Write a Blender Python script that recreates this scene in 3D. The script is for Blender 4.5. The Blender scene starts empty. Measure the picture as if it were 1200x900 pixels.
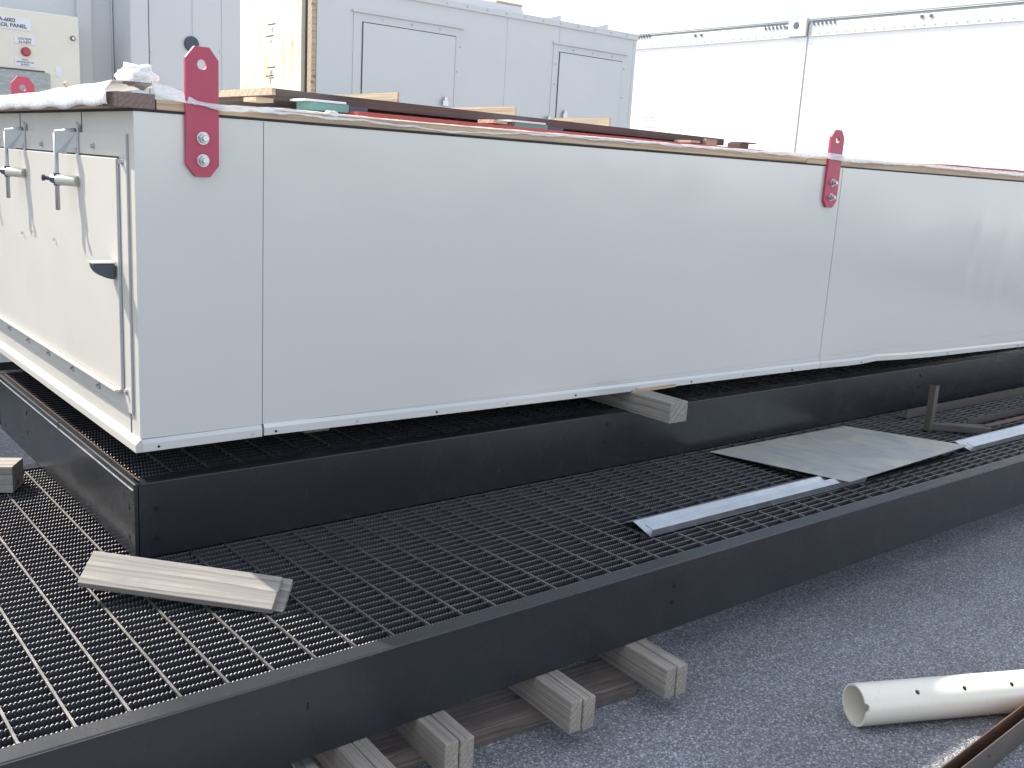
import bpy, bmesh, math, random
import numpy as np
from mathutils import Vector, Matrix
random.seed(7); rng = np.random.default_rng(5)
S = bpy.context.scene
COL = S.collection
GZ = -1.43            # ground level while building; everything is lifted by 1.43 at the end
D = bpy.data

# ------------------------------------------------------------------ materials
def newmat(name):
    m = D.materials.new(name); m.use_nodes = True
    nt = m.node_tree; b = nt.nodes['Principled BSDF']
    return m, nt, b
def N(nt, typ, **kw):
    n = nt.nodes.new(typ)
    for k, v in kw.items():
        if k.startswith('i_'):
            key = k[2:]
            n.inputs[int(key) if key.isdigit() else key.replace('_', ' ')].default_value = v
        else: setattr(n, k, v)
    return n
def ramp(nt, fac, stops):
    r = nt.nodes.new('ShaderNodeValToRGB'); e = r.color_ramp.elements
    while len(e) < len(stops): e.new(0.5)
    for i, (p, c) in enumerate(stops):
        e[i].position = p; e[i].color = (*c, 1) if len(c) == 3 else c
    nt.links.new(fac, r.inputs[0]); return r.outputs[0]
def coords(nt, kind='Object', scale=(1,1,1), rnd=False):
    tc = N(nt, 'ShaderNodeTexCoord'); mp = N(nt, 'ShaderNodeMapping')
    mp.inputs['Scale'].default_value = scale
    nt.links.new(tc.outputs[kind], mp.inputs['Vector'])
    if rnd:
        oi = N(nt, 'ShaderNodeObjectInfo'); mu = N(nt, 'ShaderNodeMath', operation='MULTIPLY'); mu.inputs[1].default_value = 37.0
        nt.links.new(oi.outputs['Random'], mu.inputs[0]); nt.links.new(mu.outputs[0], mp.inputs['Location'])
    return mp.outputs[0]
def noise(nt, vec, scale, detail=4, rough=.55, dist=0):
    n = N(nt, 'ShaderNodeTexNoise'); n.inputs['Scale'].default_value = scale; n.inputs['Detail'].default_value = detail
    n.inputs['Roughness'].default_value = rough; n.inputs['Distortion'].default_value = dist
    nt.links.new(vec, n.inputs['Vector']); return n.outputs['Fac']
def bump(nt, b, h, strength=.3, dist=.002):
    bp = N(nt, 'ShaderNodeBump'); bp.inputs['Strength'].default_value = strength; bp.inputs['Distance'].default_value = dist
    nt.links.new(h, bp.inputs['Height']); nt.links.new(bp.outputs[0], b.inputs['Normal']); return bp

def paint(name, col, rough=.35, var=.05, dirt=None, wav=.0, fine=.05, metal=0, spec=.5, scale=1.0):
    m, nt, b = newmat(name); v = coords(nt)
    n1 = noise(nt, v, 2.3*scale, 6, .6)
    c0 = tuple(x*(1-var) for x in col); c1 = tuple(min(1, x*(1+var)) for x in col)
    c = ramp(nt, n1, [(.3, c0), (.7, c1)])
    if dirt:
        n2 = noise(nt, v, 18*scale, 8, .7, 1.0)
        f = ramp(nt, n2, [(.56, (0,0,0)), (.72, (1,1,1))])
        mx = N(nt, 'ShaderNodeMix', data_type='RGBA'); nt.links.new(f, mx.inputs[0]); nt.links.new(c, mx.inputs[6]); mx.inputs[7].default_value = (*dirt, 1)
        c = mx.outputs[2]
    nt.links.new(c, b.inputs['Base Color'])
    n3 = noise(nt, v, (3 if wav > .008 else 9)*scale, 1 if wav > .008 else 5, .4)
    mr = N(nt, 'ShaderNodeMapRange'); mr.inputs['To Min'].default_value = rough*(.8 if wav < .008 else .97); mr.inputs['To Max'].default_value = rough*(1.3 if wav < .008 else 1.03)
    nt.links.new(n3, mr.inputs['Value']); nt.links.new(mr.outputs[0], b.inputs['Roughness'])
    b.inputs['Metallic'].default_value = metal; b.inputs['Specular IOR Level'].default_value = spec
    n4 = noise(nt, v, 420, 2, .5)
    bp = bump(nt, b, n4, fine, .0006)
    if wav:
        n5 = noise(nt, v, 1.7, 2, .4)
        b2 = N(nt, 'ShaderNodeBump'); b2.inputs['Strength'].default_value = 1; b2.inputs['Distance'].default_value = wav
        nt.links.new(n5, b2.inputs['Height']); nt.links.new(b2.outputs[0], bp.inputs['Normal'])
    return m

def wood(name, light, dark, rough=.75, weather=0, rings=120, tint=None, grain=1.0):
    """grain along local X; end faces show rings"""
    m, nt, b = newmat(name)
    v = coords(nt, 'Object', (1,1,1), True)
    mp = N(nt, 'ShaderNodeMapping'); mp.inputs['Scale'].default_value = (.06, 1, 1); nt.links.new(v, mp.inputs['Vector'])
    wob = N(nt, 'ShaderNodeTexNoise'); wob.inputs['Scale'].default_value = 9; wob.inputs['Detail'].default_value = 3
    nt.links.new(mp.outputs[0], wob.inputs['Vector'])
    sep = N(nt, 'ShaderNodeVectorMath', operation='MULTIPLY_ADD'); sep.inputs[1].default_value = (.05, .05, .05)
    nt.links.new(wob.outputs['Color'], sep.inputs[0]); nt.links.new(mp.outputs[0], sep.inputs[2])
    w = N(nt, 'ShaderNodeTexWave', wave_type='RINGS', rings_direction='X', wave_profile='SAW')
    w.inputs['Scale'].default_value = rings/6.28; w.inputs['Distortion'].default_value = 1.2*grain; w.inputs['Detail'].default_value = 2
    w.inputs['Detail Scale'].default_value = 3
    nt.links.new(sep.outputs[0], w.inputs['Vector'])
    m2 = N(nt, 'ShaderNodeMapping'); m2.inputs['Scale'].default_value = (3, 160, 160); nt.links.new(v, m2.inputs['Vector'])
    fib = noise(nt, m2.outputs[0], 1, 5, .6)
    c = ramp(nt, w.outputs['Fac'], [(.05, light), (.75, tuple(a*.6+d*.4 for a, d in zip(light, dark))), (1, dark)])
    mx = N(nt, 'ShaderNodeMix', data_type='RGBA', blend_type='MULTIPLY'); mx.inputs[0].default_value = .7
    fc = ramp(nt, fib, [(.30, (.42,.42,.42)), (.62, (1,1,1))])
    nt.links.new(c, mx.inputs[6]); nt.links.new(fc, mx.inputs[7])
    c = mx.outputs[2]
    # knots and stains
    vo = N(nt, 'ShaderNodeTexVoronoi'); vo.inputs['Scale'].default_value = 5
    m3 = N(nt, 'ShaderNodeMapping'); m3.inputs['Scale'].default_value = (.55, 2.2, 2.2); nt.links.new(v, m3.inputs['Vector']); nt.links.new(m3.outputs[0], vo.inputs['Vector'])
    k = ramp(nt, vo.outputs['Distance'], [(.09, (0,0,0)), (.17, (1,1,1))])
    mk = N(nt, 'ShaderNodeMix', data_type='RGBA'); nt.links.new(k, mk.inputs[0]); nt.links.new(c, mk.inputs[7]); mk.inputs[6].default_value = (*[d*.45 for d in dark], 1)
    c = mk.outputs[2]
    if weather:
        n2 = noise(nt, v, 7, 7, .65, .6)
        f = ramp(nt, n2, [(.42, (0,0,0)), (.68, (weather,)*3)])
        m4 = N(nt, 'ShaderNodeMix', data_type='RGBA'); nt.links.new(f, m4.inputs[0]); nt.links.new(c, m4.inputs[6]); m4.inputs[7].default_value = (*(tint or (.09,.085,.08)), 1)
        c = m4.outputs[2]
    nt.links.new(c, b.inputs['Base Color']); b.inputs['Roughness'].default_value = rough
    ad = N(nt, 'ShaderNodeMath', operation='ADD'); nt.links.new(fib, ad.inputs[0]); nt.links.new(w.outputs['Fac'], ad.inputs[1])
    bump(nt, b, ad.outputs[0], .5, .0015)
    return m

MAT = {}
MAT['gray'] = paint('gray_enamel', (.52,.525,.515), .17, .01, wav=.009, fine=.02, spec=1.0)
MAT['gray'].node_tree.nodes['Principled BSDF'].inputs['IOR'].default_value = 1.62
MAT['gray_sunwarm'] = paint('gray_enamel_sunwarm', (.50,.485,.445), .38, .03, fine=.04)  # same enamel as gray, with the sunlit end's warm tone in the colour
MAT['gray_unit'] = paint('gray_unit_enamel', (.57,.585,.60), .5, .02, wav=.004)
MAT['black'] = paint('black_gloss_enamel', (.020,.0215,.026), .25, .12, dirt=(.027,.027,.029), wav=.003, fine=.35)
MAT['grate'] = paint('black_grating_enamel', (.012,.012,.016), .5, .2, fine=.2, spec=.3)
# bar tops: enamel worn to bare metal with a little rust
def worn():
    m, nt, b = newmat('worn_grating_top'); v = coords(nt)
    n = noise(nt, v, 14, 8, .7); c = ramp(nt, n, [(.36, (.15,.15,.155)), (.58, (.25,.245,.24)), (.70, (.26,.24,.21)), (.76, (.26,.12,.055))])
    nt.links.new(c, b.inputs['Base Color']); b.inputs['Roughness'].default_value = .40; b.inputs['Metallic'].default_value = .85
    n4 = noise(nt, v, 500, 2, .5); bump(nt, b, n4, .4, .001); return m
MAT['worn'] = worn()
MAT['galv'] = paint('galvanised_steel', (.60,.63,.66), .33, .10, metal=.85, wav=.002, scale=6)
MAT['stain'] = None
def stained():
    m, nt, b = newmat('stained_sheet_steel'); v = coords(nt)
    n = noise(nt, v, 4, 6, .6, 1.2); c = ramp(nt, n, [(.3, (.37,.38,.37)), (.5, (.47,.48,.46)), (.64, (.58,.57,.43)), (.8, (.45,.46,.44))])
    m2 = N(nt, 'ShaderNodeMapping'); m2.inputs['Scale'].default_value = (6, 1, 1); m2.inputs['Rotation'].default_value = (0,0,.5); nt.links.new(v, m2.inputs['Vector'])
    n2 = noise(nt, m2.outputs[0], 5, 6, .7); f = ramp(nt, n2, [(.35, (.75,.75,.75)), (.6, (1,1,1))])
    mx = N(nt, 'ShaderNodeMix', data_type='RGBA', blend_type='MULTIPLY'); mx.inputs[0].default_value = .8
    nt.links.new(c, mx.inputs[6]); nt.links.new(f, mx.inputs[7]); nt.links.new(mx.outputs[2], b.inputs['Base Color'])
    b.inputs['Metallic'].default_value = .25; b.inputs['Roughness'].default_value = .36
    bump(nt, b, n, .3, .01); return m
MAT['stain'] = stained()
MAT['zinc'] = paint('zinc_hardware', (.55,.56,.58), .3, .1, metal=.9, scale=20)
MAT['seam_light'] = paint('pale_sealant', (.62,.62,.62), .5, .03)
MAT['latch'] = paint('latch_zinc', (.42,.44,.46), .42, .08, metal=.35, scale=10)
MAT['dark'] = paint('dark_blue_steel', (.045,.06,.085), .4, .1)
MAT['dark_strip'] = paint('black_strip', (.02,.02,.022), .7, .1)
MAT['red'] = paint('red_lug_enamel', (.44,.055,.105), .38, .06, fine=.1)
MAT['redsheet'] = paint('red_primer', (.36,.06,.055), .5, .15)
MAT['rust'] = paint('rusty_brown_steel', (.085,.045,.03), .5, .35, dirt=(.16,.10,.07), scale=3)
MAT['brownsteel'] = paint('brown_primer_steel', (.075,.062,.055), .5, .2, dirt=(.12,.10,.085), scale=3)
MAT['pvc'] = paint('white_pvc', (.70,.66,.57), .3, .03, dirt=(.62,.60,.55), scale=2)
MAT['white'] = paint('trailer_white', (.80,.80,.80), .35, .02)
MAT['rail'] = paint('aluminium_rail', (.50,.51,.50), .45, .05)
MAT['cream'] = paint('stainless_panel', (.74,.70,.61), .5, .03, scale=2)
MAT['teal'] = paint('teal_block', (.16,.34,.31), .6, .1)
MAT['navy'] = paint('navy_block', (.07,.10,.16), .6, .1)
MAT['plate_white'] = paint('label_white', (.72,.74,.78), .5, .02)
MAT['ink'] = paint('label_ink', (.03,.035,.05), .6, .05)
MAT['hole'] = paint('hole_dark', (.004,.004,.005), .9, .05)
MAT['tyre'] = paint('tyre_rubber', (.03,.03,.03), .8, .1)
MAT['wood_new'] = wood('pine_new', (.62,.47,.33), (.46,.31,.19), .7, rings=70)
MAT['wood_pale'] = wood('pine_pale', (.58,.47,.35), (.42,.30,.19), .7, rings=60)
MAT['wood_gray'] = wood('pine_weathered', (.34,.315,.285), (.17,.145,.125), .8, weather=.75, rings=85, grain=2.2, tint=(.20,.19,.18))
MAT['wood_block'] = wood('dunnage_pine', (.37,.33,.285), (.24,.195,.155), .8, weather=.7, rings=150, tint=(.19,.175,.16))
MAT['wood_old'] = wood('old_timber', (.20,.165,.145), (.085,.062,.05), .85, weather=.7, rings=120, grain=4, tint=(.075,.06,.055))
MAT['wood_endgrain'] = wood('brown_end_grain', (.27,.19,.16), (.15,.10,.08), .8, rings=220, weather=.3, tint=(.2,.17,.16))
MAT['wood_dark'] = wood('dark_plywood_edge', (.14,.10,.09), (.08,.055,.05), .7, weather=.5, rings=50, tint=(.05,.045,.045))
def osb():
    m, nt, b = newmat('plywood_sheet'); v = coords(nt)
    m2 = N(nt, 'ShaderNodeMapping'); m2.inputs['Scale'].default_value = (1, 5, .9); nt.links.new(v, m2.inputs['Vector'])
    n = noise(nt, m2.outputs[0], 3.2, 7, .65, .5)
    c = ramp(nt, n, [(.30, (.58,.40,.17)), (.38, (.68,.60,.36)), (.46, (.74,.70,.58)), (.7, (.77,.74,.66))])
    nt.links.new(c, b.inputs['Base Color']); b.inputs['Roughness'].default_value = .7; return m
MAT['ply'] = osb()
def film(name, alpha, col=(.85,.85,.86)):
    m, nt, b = newmat(name); v = coords(nt)
    m2 = N(nt, 'ShaderNodeMapping'); m2.inputs['Scale'].default_value = (2, 9, 9); nt.links.new(v, m2.inputs['Vector'])
    n = noise(nt, m2.outputs[0], 7, 5, .6, 1.5)
    tr = N(nt, 'ShaderNodeBsdfTransparent'); mx = N(nt, 'ShaderNodeMixShader')
    f = N(nt, 'ShaderNodeMapRange'); f.inputs['From Min'].default_value = .3; f.inputs['From Max'].default_value = .7
    f.inputs['To Min'].default_value = alpha*.7; f.inputs['To Max'].default_value = min(1, alpha*1.35)
    nt.links.new(n, f.inputs['Value']); nt.links.new(f.outputs[0], mx.inputs[0])
    nt.links.new(tr.outputs[0], mx.inputs[1]); nt.links.new(b.outputs[0], mx.inputs[2])
    b.inputs['Base Color'].default_value = (*col, 1); b.inputs['Roughness'].default_value = .25
    b.inputs['Subsurface Weight'].default_value = 0
    bump(nt, b, n, .5, .004)
    nt.links.new(mx.outputs[0], nt.nodes['Material Output'].inputs['Surface']); return m
MAT['film'] = film('plastic_film', .55)
MAT['film_thick'] = film('plastic_film_folded', .88, (.88,.88,.88))
MAT['pocket'] = film('document_pocket', .75, (.42,.45,.46))
def asphalt():
    m, nt, b = newmat('asphalt_aggregate'); v = coords(nt)
    vo = N(nt, 'ShaderNodeTexVoronoi'); vo.inputs['Scale'].default_value = 180; nt.links.new(v, vo.inputs['Vector'])
    sp = N(nt, 'ShaderNodeSeparateColor'); nt.links.new(vo.outputs['Color'], sp.inputs[0])
    st = ramp(nt, sp.outputs[0], [(.0, (.17,.175,.19)), (.45, (.28,.288,.308)), (.72, (.32,.328,.35)), (.9, (.43,.44,.46)), (1, (.60,.61,.63))])
    ed = ramp(nt, vo.outputs['Distance'], [(.30, (1,1,1)), (.62, (.55,.55,.57))])
    mx = N(nt, 'ShaderNodeMix', data_type='RGBA', blend_type='MULTIPLY'); mx.inputs[0].default_value = 1
    nt.links.new(st, mx.inputs[6]); nt.links.new(ed, mx.inputs[7])
    big = noise(nt, v, 1.3, 5, .6); bc = ramp(nt, big, [(.3, (.80,.80,.80)), (.7, (1.12,1.12,1.12))])
    m2 = N(nt, 'ShaderNodeMix', data_type='RGBA', blend_type='MULTIPLY'); m2.inputs[0].default_value = 1
    nt.links.new(mx.outputs[2], m2.inputs[6]); nt.links.new(bc, m2.inputs[7])
    nt.links.new(m2.outputs[2], b.inputs['Base Color']); b.inputs['Roughness'].default_value = .8
    inv = N(nt, 'ShaderNodeMath', operation='SUBTRACT'); inv.inputs[0].default_value = 1; nt.links.new(vo.outputs['Distance'], inv.inputs[1])
    fine = noise(nt, v, 90, 5, .7); ad = N(nt, 'ShaderNodeMath', operation='ADD'); nt.links.new(inv.outputs[0], ad.inputs[0]); nt.links.new(fine, ad.inputs[1])
    bump(nt, b, ad.outputs[0], .9, .004); return m
MAT['asphalt'] = asphalt()

# ------------------------------------------------------------------ mesh helpers
class MB:
    def __init__(s): s.v = []; s.f = []; s.m = []
    def add(s, vs, fs, mi=0):
        o = len(s.v); s.v += [tuple(p) for p in vs]; s.f += [tuple(o+i for i in f) for f in fs]; s.m += [mi]*len(fs); return s
    def box(s, x0, x1, y0, y1, z0, z1, mi=0):
        return s.add([(x0,y0,z0),(x1,y0,z0),(x1,y1,z0),(x0,y1,z0),(x0,y0,z1),(x1,y0,z1),(x1,y1,z1),(x0,y1,z1)],
              [(0,3,2,1),(4,5,6,7),(0,1,5,4),(1,2,6,5),(2,3,7,6),(3,0,4,7)], mi)
    def hexa(s, b, t, mi=0):
        return s.add(list(b)+list(t), [(3,2,1,0),(4,5,6,7),(0,1,5,4),(1,2,6,5),(2,3,7,6),(3,0,4,7)], mi)
    def prism(s, pts, d, mi=0):
        """closed polygon pts (3D, planar) extruded by vector d"""
        n = len(pts); d = Vector(d); a = [Vector(p) for p in pts]; b = [p+d for p in a]
        return s.add(a+b, [tuple(range(n))[::-1], tuple(range(n, 2*n))]+[(i, (i+1)%n, n+(i+1)%n, n+i) for i in range(n)], mi)
    def tube(s, p0, p1, r, n=12, r1=None, mi=0, cap=True):
        p0, p1 = Vector(p0), Vector(p1); r1 = r if r1 is None else r1; ax = (p1-p0).normalized()
        u = ax.orthogonal().normalized(); w = ax.cross(u); vs = []
        for p, rr in ((p0, r), (p1, r1)):
            for i in range(n):
                a = 2*math.pi*i/n; vs.append(p+(u*math.cos(a)+w*math.sin(a))*rr)
        fs = [(i, (i+1)%n, n+(i+1)%n, n+i) for i in range(n)]
        if cap: fs += [tuple(range(n))[::-1], tuple(range(n, 2*n))]
        return s.add(vs, fs, mi)
    def build(s, name, mat, parent=None, origin=None, bevel=0, smooth=False, seg=2):
        me = D.meshes.new(name)
        if parent is not None:
            r = parent
            while r.parent: r = r.parent
            o = Vector(r['_o'])
        else: o = Vector(origin if origin is not None else s.v[0])
        me.from_pydata([tuple(Vector(p)-o) for p in s.v], [], s.f)
        for m in (mat if isinstance(mat, (list, tuple)) else [mat]): me.materials.append(MAT[m])
        me.polygons.foreach_set('material_index', s.m)
        bm = bmesh.new(); bm.from_mesh(me); bmesh.ops.recalc_face_normals(bm, faces=bm.faces); bm.to_mesh(me); bm.free()
        ob = D.objects.new(name, me); COL.objects.link(ob)
        if parent is not None: ob.parent = parent
        else: ob.location = o; ob['_o'] = tuple(o)
        if bevel:
            b = ob.modifiers.new('bevel', 'BEVEL'); b.width = bevel; b.segments = seg; b.limit_method = 'ANGLE'; b.angle_limit = .6
        if smooth:
            for p in me.polygons: p.use_smooth = True
        return ob
def tag(o, label, cat=None, group=None, kind=None):
    if label: o['label'] = label
    if cat: o['category'] = cat
    if group: o['group'] = group
    if kind: o['kind'] = kind
    return o
def thing(name, loc, label, cat, group=None):
    o = D.objects.new(name, None); COL.objects.link(o); o.location = loc; o['_o'] = tuple(loc)
    o.empty_display_size = .1
    return tag(o, label, cat, group)
def cut(ob, cutter_mb):
    """apply a boolean difference and throw the cutter away"""
    c = cutter_mb.build('cutter_temp', 'dark', origin=(0,0,0))
    if ob.parent:
        r = ob
        while r.parent: r = r.parent
        c.location = (0,0,0)
    md = ob.modifiers.new('cut', 'BOOLEAN'); md.operation = 'DIFFERENCE'; md.object = c; md.solver = 'EXACT'
    bpy.context.view_layer.update()
    dg = bpy.context.evaluated_depsgraph_get(); nm = D.meshes.new_from_object(ob.evaluated_get(dg), depsgraph=dg)
    ob.modifiers.clear(); old = ob.data; ob.data = nm; nm.name = old.name
    D.objects.remove(c)
def strip(points, w, up):
    pass
def lumber(name, mat, a, b, width_vec, thick_vec, label, cat='timber', group=None, parent=None, bevel=.002, jit=.0):
    """board with its grain from a to b; a,b = centres of the two end faces; local X is the grain"""
    a, b = Vector(a), Vector(b); L = (b-a).length; x = (b-a)/L; y = Vector(width_vec); w = y.length; y = (y-x*y.dot(x)).normalized()
    z = x.cross(y); t = Vector(thick_vec).length if not isinstance(thick_vec, (int, float)) else thick_vec
    me = D.meshes.new(name); mb = MB(); n = max(2, int(L/.12)); vs = []; fs = []
    for i in range(n+1):
        xx = -L/2+L*i/n; dy = jit*math.sin(i*1.3); dz = jit*math.cos(i*.9)
        for (sy, sz) in ((-1,-1),(1,-1),(1,1),(-1,1)): vs.append((xx, sy*w/2+dy, sz*t/2+dz))
    for i in range(n):
        for k in range(4): fs.append((i*4+k, i*4+(k+1)%4, i*4+4+(k+1)%4, i*4+4+k))
    fs += [(3,2,1,0), (n*4, n*4+1, n*4+2, n*4+3)]
    me.from_pydata(vs, [], fs); me.materials.append(MAT[mat])
    bm = bmesh.new(); bm.from_mesh(me); bmesh.ops.recalc_face_normals(bm, faces=bm.faces); bm.to_mesh(me); bm.free()
    o = D.objects.new(name, me); COL.objects.link(o)
    M = Matrix((x, y, z)).transposed().to_4x4(); M.translation = (a+b)/2
    if parent is not None:
        r = parent
        while r.parent: r = r.parent
        M = Matrix.Translation(-Vector(r['_o'])) @ M; o.parent = parent
    o.matrix_local = M
    if bevel:
        md = o.modifiers.new('bevel', 'BEVEL'); md.width = bevel; md.segments = 2; md.limit_method = 'ANGLE'
    o['_o'] = tuple(M.translation)
    if label: tag(o, label, cat, group)
    return o

# ------------------------------------------------------------------ ground
gb = MB(); gb.add([(-150,-150,GZ),(150,-150,GZ),(150,150,GZ),(-150,150,GZ)], [(0,1,2,3)])
tag(gb.build('ground', 'asphalt', origin=(0,0,GZ)), 'gray asphalt yard with pale aggregate', kind='structure')

# ------------------------------------------------------------------ gratings
def grating(name, parent, x0, x1, y0, y1, zt, phase_x, serr_to=None, cross=.10165, pitch=.0302, tooth=.0092, bt=.0038, depth=.030, serr_y=None):
    """serrated bearing bars along X and flat cross bars along Y; returns the two parts"""
    V = []; F = []; Mi = []; off = 0
    ys = np.arange(y0, y1, pitch)
    for yy in ys:
        sx = serr_to if (serr_to is not None and (serr_y is None or yy < serr_y)) else None
        xs = []; zs = []
        if sx:
            k = np.arange(0, int((min(sx, x1)-x0)/tooth)); base = x0+k*tooth
            xs = np.stack([base, base+.22*tooth, base+.5*tooth, base+.82*tooth], 1).ravel()
            zs = np.tile([-.0042, -.0011, 0, -.0013], len(k))
            zs = zs + rng.normal(0, .0002, len(zs))
            xs = np.append(xs, x1); zs = np.append(zs, -.001)
        else:
            xs = np.array([x0, x1]); zs = np.array([-.0012, -.0012])
        n = len(xs); j = rng.normal(0, .0004)
        P = np.zeros((n, 4, 3)); P[:, :, 0] = xs[:, None]; P[:, 0, 1] = P[:, 2, 1] = yy-bt/2+j; P[:, 1, 1] = P[:, 3, 1] = yy+bt/2+j
        P[:, 0, 2] = P[:, 1, 2] = zt+zs; P[:, 2, 2] = P[:, 3, 2] = zt-depth
        i = np.arange(n-1)*4+off
        top = np.stack([i, i+4, i+5, i+1], 1); fr = np.stack([i+2, i+6, i+4, i], 1); bk = np.stack([i+1, i+5, i+7, i+3], 1)
        V.append(P.reshape(-1, 3)); F += [top, fr, bk]; Mi += [np.ones(n-1, int), np.zeros(2*(n-1), int)]; off += 4*n
    V = np.concatenate(V)-np.array(parent['_o']); F = np.concatenate(F); Mi = np.concatenate(Mi)
    me = D.meshes.new('bearing_bars'); me.vertices.add(len(V)); me.vertices.foreach_set('co', V.astype(np.float32).ravel())
    me.loops.add(len(F)*4); me.loops.foreach_set('vertex_index', F.astype(np.int32).ravel())
    me.polygons.add(len(F)); me.polygons.foreach_set('loop_start', np.arange(len(F), dtype=np.int32)*4)
    me.materials.append(MAT['grate']); me.materials.append(MAT['worn'])
    me.polygons.foreach_set('material_index', Mi.astype(np.int32)); me.update(); me.validate()
    o = D.objects.new('bearing_bars', me); COL.objects.link(o); o.parent = parent
    c = MB(); x = phase_x-cross*math.ceil((phase_x-x0)/cross)+cross*.0
    while x < x1:
        if x > x0+.004: c.box(x-.0028, x+.0028, y0-.001, ys[-1]+.002, zt-.0085, zt-.0004, 0)
        x += cross
    cb = c.build('cross_bars', ['worn'], parent)
    return o, cb

ZL = -1.085
deck = thing('steel_deck_section', (3.5, 1.78, -1.292), 'large black steel deck with serrated grating floor, lowest on the timber blocks', 'steel deck')
DX0, DX1 = -1.1, 7.9
grating('g', deck, DX0, DX1, 1.822, 3.50, ZL, .5763, serr_to=3.3)
def channel(name, parent, x0, x1, yf, zb, zt, depth=.055, tl=.012):
    # C-section: web at front, flanges to the back, top lip seen as the band beside the grating
    p = [(x0, yf, zb), (x0, yf, zt-.002), (x0, yf+.004, zt), (x0, yf+depth, zt), (x0, yf+depth, zt-.008), (x0, yf+.009, zt-.010), (x0, yf+.009, zb+.010), (x0, yf+depth, zb+.008), (x0, yf+depth, zb)]
    return MB().prism(p, (x1-x0, 0, 0)).build(name, 'black', parent, bevel=.0015)
fc = channel('front_channel', deck, DX0, DX1, 1.770, -1.292, ZL, .0495)
# long bent lip just below the top edge
MB().box(DX0, DX1, 1.7665, 1.7695, -1.0905, -1.0865).build('edge_bead', 'black', deck)
MB().prism([(DX0,3.56,-1.292),(DX0,3.56,ZL),(DX0,3.51,ZL),(DX0,3.51,ZL-.008),(DX0,3.551,ZL-.010),(DX0,3.551,-1.284),(DX0,3.51,-1.284),(DX0,3.51,-1.292)], (DX1-DX0,0,0)).build('rear_channel', 'black', deck, bevel=.0015)
for i in range(8):
    x = -.6+i*1.15
    MB().box(x, x+.008, 1.781, 3.549, -1.285, -1.118).build('joist', 'black', deck)
MB().box(2.16, DX1, 1.955, 1.972, ZL-.030, ZL+.0015).build('splice_bar', 'grate', deck)
for px_, pz in ((2.111,-1.155),(2.108,-1.205)):
    MB().tube((px_, 1.774, pz), (px_, 1.7685, pz), .007, 14).build('bolt_hole', 'hole', deck)
MB().box(.936,.939,1.7688,1.7695,-1.172,-1.156).build('scratch', 'hole', deck)

# upper platform
ZU = -.870
plat = thing('steel_platform_frame', (4.1, 3.3, ZL), 'black channel frame platform with grating top directly under the gray enclosure', 'steel platform')
PX0, PX1 = .832, 7.5
grating('g', plat, PX0+.0235, PX1, 2.612, 4.07, ZU, .96, serr_to=3.6, serr_y=3.15, pitch=.0302)
g2 = None
channel('front_channel', plat, PX0+.012, PX1, 2.550, ZL+.003, ZU, .055)
# end channel, web faces -X
MB().prism([(PX0,2.5500,ZL+.003),(PX0,2.5500,ZU-.002),(PX0+.004,2.5500,ZU),(PX0+.020,2.5500,ZU),(PX0+.020,2.5500,ZU-.006),(PX0+.010,2.5500,ZU-.008),(PX0+.010,2.5500,ZL+.003)], (0,1.52,0)).build('end_channel', 'black', plat, bevel=.0012)
MB().box(PX0+.0203, PX0+.0230, 2.575, 4.06, ZU-.030, ZU+.0018).build('end_bar', ['rust'], plat)
MB().box(PX0-.0015, PX0+.0005, 2.56, 4.05, ZU-.0215, ZU-.0185).build('weld_line', 'galv', plat)
MB().box(PX0-.001, PX0+.012, 3.262, 3.266, ZU-.020, ZU+.0008).build('flange_gap', 'hole', plat)
MB().prism([(PX0,4.125,ZL+.003),(PX0,4.125,ZU),(PX0,4.075,ZU),(PX0,4.075,ZU-.008),(PX0,4.117,ZU-.008),(PX0,4.117,ZL+.003)], (PX1-PX0,0,0)).build('rear_channel', 'black', plat)
for hx, hz in ((.889,-.946),(.889,-1.031),(2.571,-.912),(2.567,-.980),(4.80,-.915),(4.80,-.975)):
    MB().tube((hx, 2.553, hz), (hx, 2.5485, hz), .0075, 16).build('bolt_hole', 'hole', plat)
for hy, hz in ((2.60,-.946),(2.60,-1.031),(3.67,-.93),(3.67,-1.0),(4.0,-1.05),(4.0,-.895)):
    MB().tube((PX0+.002, hy, hz), (PX0-.0012, hy, hz), .008, 14).build('bolt_hole', 'hole', plat)

# ------------------------------------------------------------------ gray enclosure
XE, YB, ZT = .848, 2.539, .084
BX1, BY1 = 7.1, 4.43
box = thing('equipment_enclosure', (4.0, 3.5, -.80), 'long light gray sheet metal enclosure with end door and red lifting lugs', 'equipment enclosure')
def panel_grid(name, x0, x1, z0, z1, y, dents=(), nx=90, nz=24, lab=None):
    vs = []; fs = []
    for j in range(nz+1):
        for i in range(nx+1):
            x = x0+(x1-x0)*i/nx; z = z0+(z1-z0)*j/nz; d = 0
            for (cx, cz, sx, sz, a, sl) in dents:
                xx = x-(cx+sl*(z-cz)); d += a*math.exp(-(xx/sx)**2-((z-cz)/sz)**2)
            vs.append((x, y+d, z))
    for j in range(nz):
        for i in range(nx):
            a = j*(nx+1)+i; fs.append((a, a+1, a+nx+2, a+nx+1))
    n = len(vs)
    m = MB().add(vs, fs)
    # returned edges so that the sheet has a thickness
    m.box(x0+.0045, x0+.008, y+.001, y+.03, z0+.001, z1-.001); m.box(x1-.004, x1-.0005, y+.001, y+.03, z0+.001, z1-.001)
    return m.build(name, 'gray', box, smooth=False)
def smooth(o):
    for p in o.data.polygons: p.use_smooth = True
ZB = -.7447
p1 = panel_grid('side_panel', XE, 1.1865, ZB, ZT, YB, nx=10, nz=10)
p2 = panel_grid('side_panel', 1.1885, 3.867, ZB, ZT, YB-.0008, dents=((3.8,-.70,.02,.05,-.0015,0),), nx=60)
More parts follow.
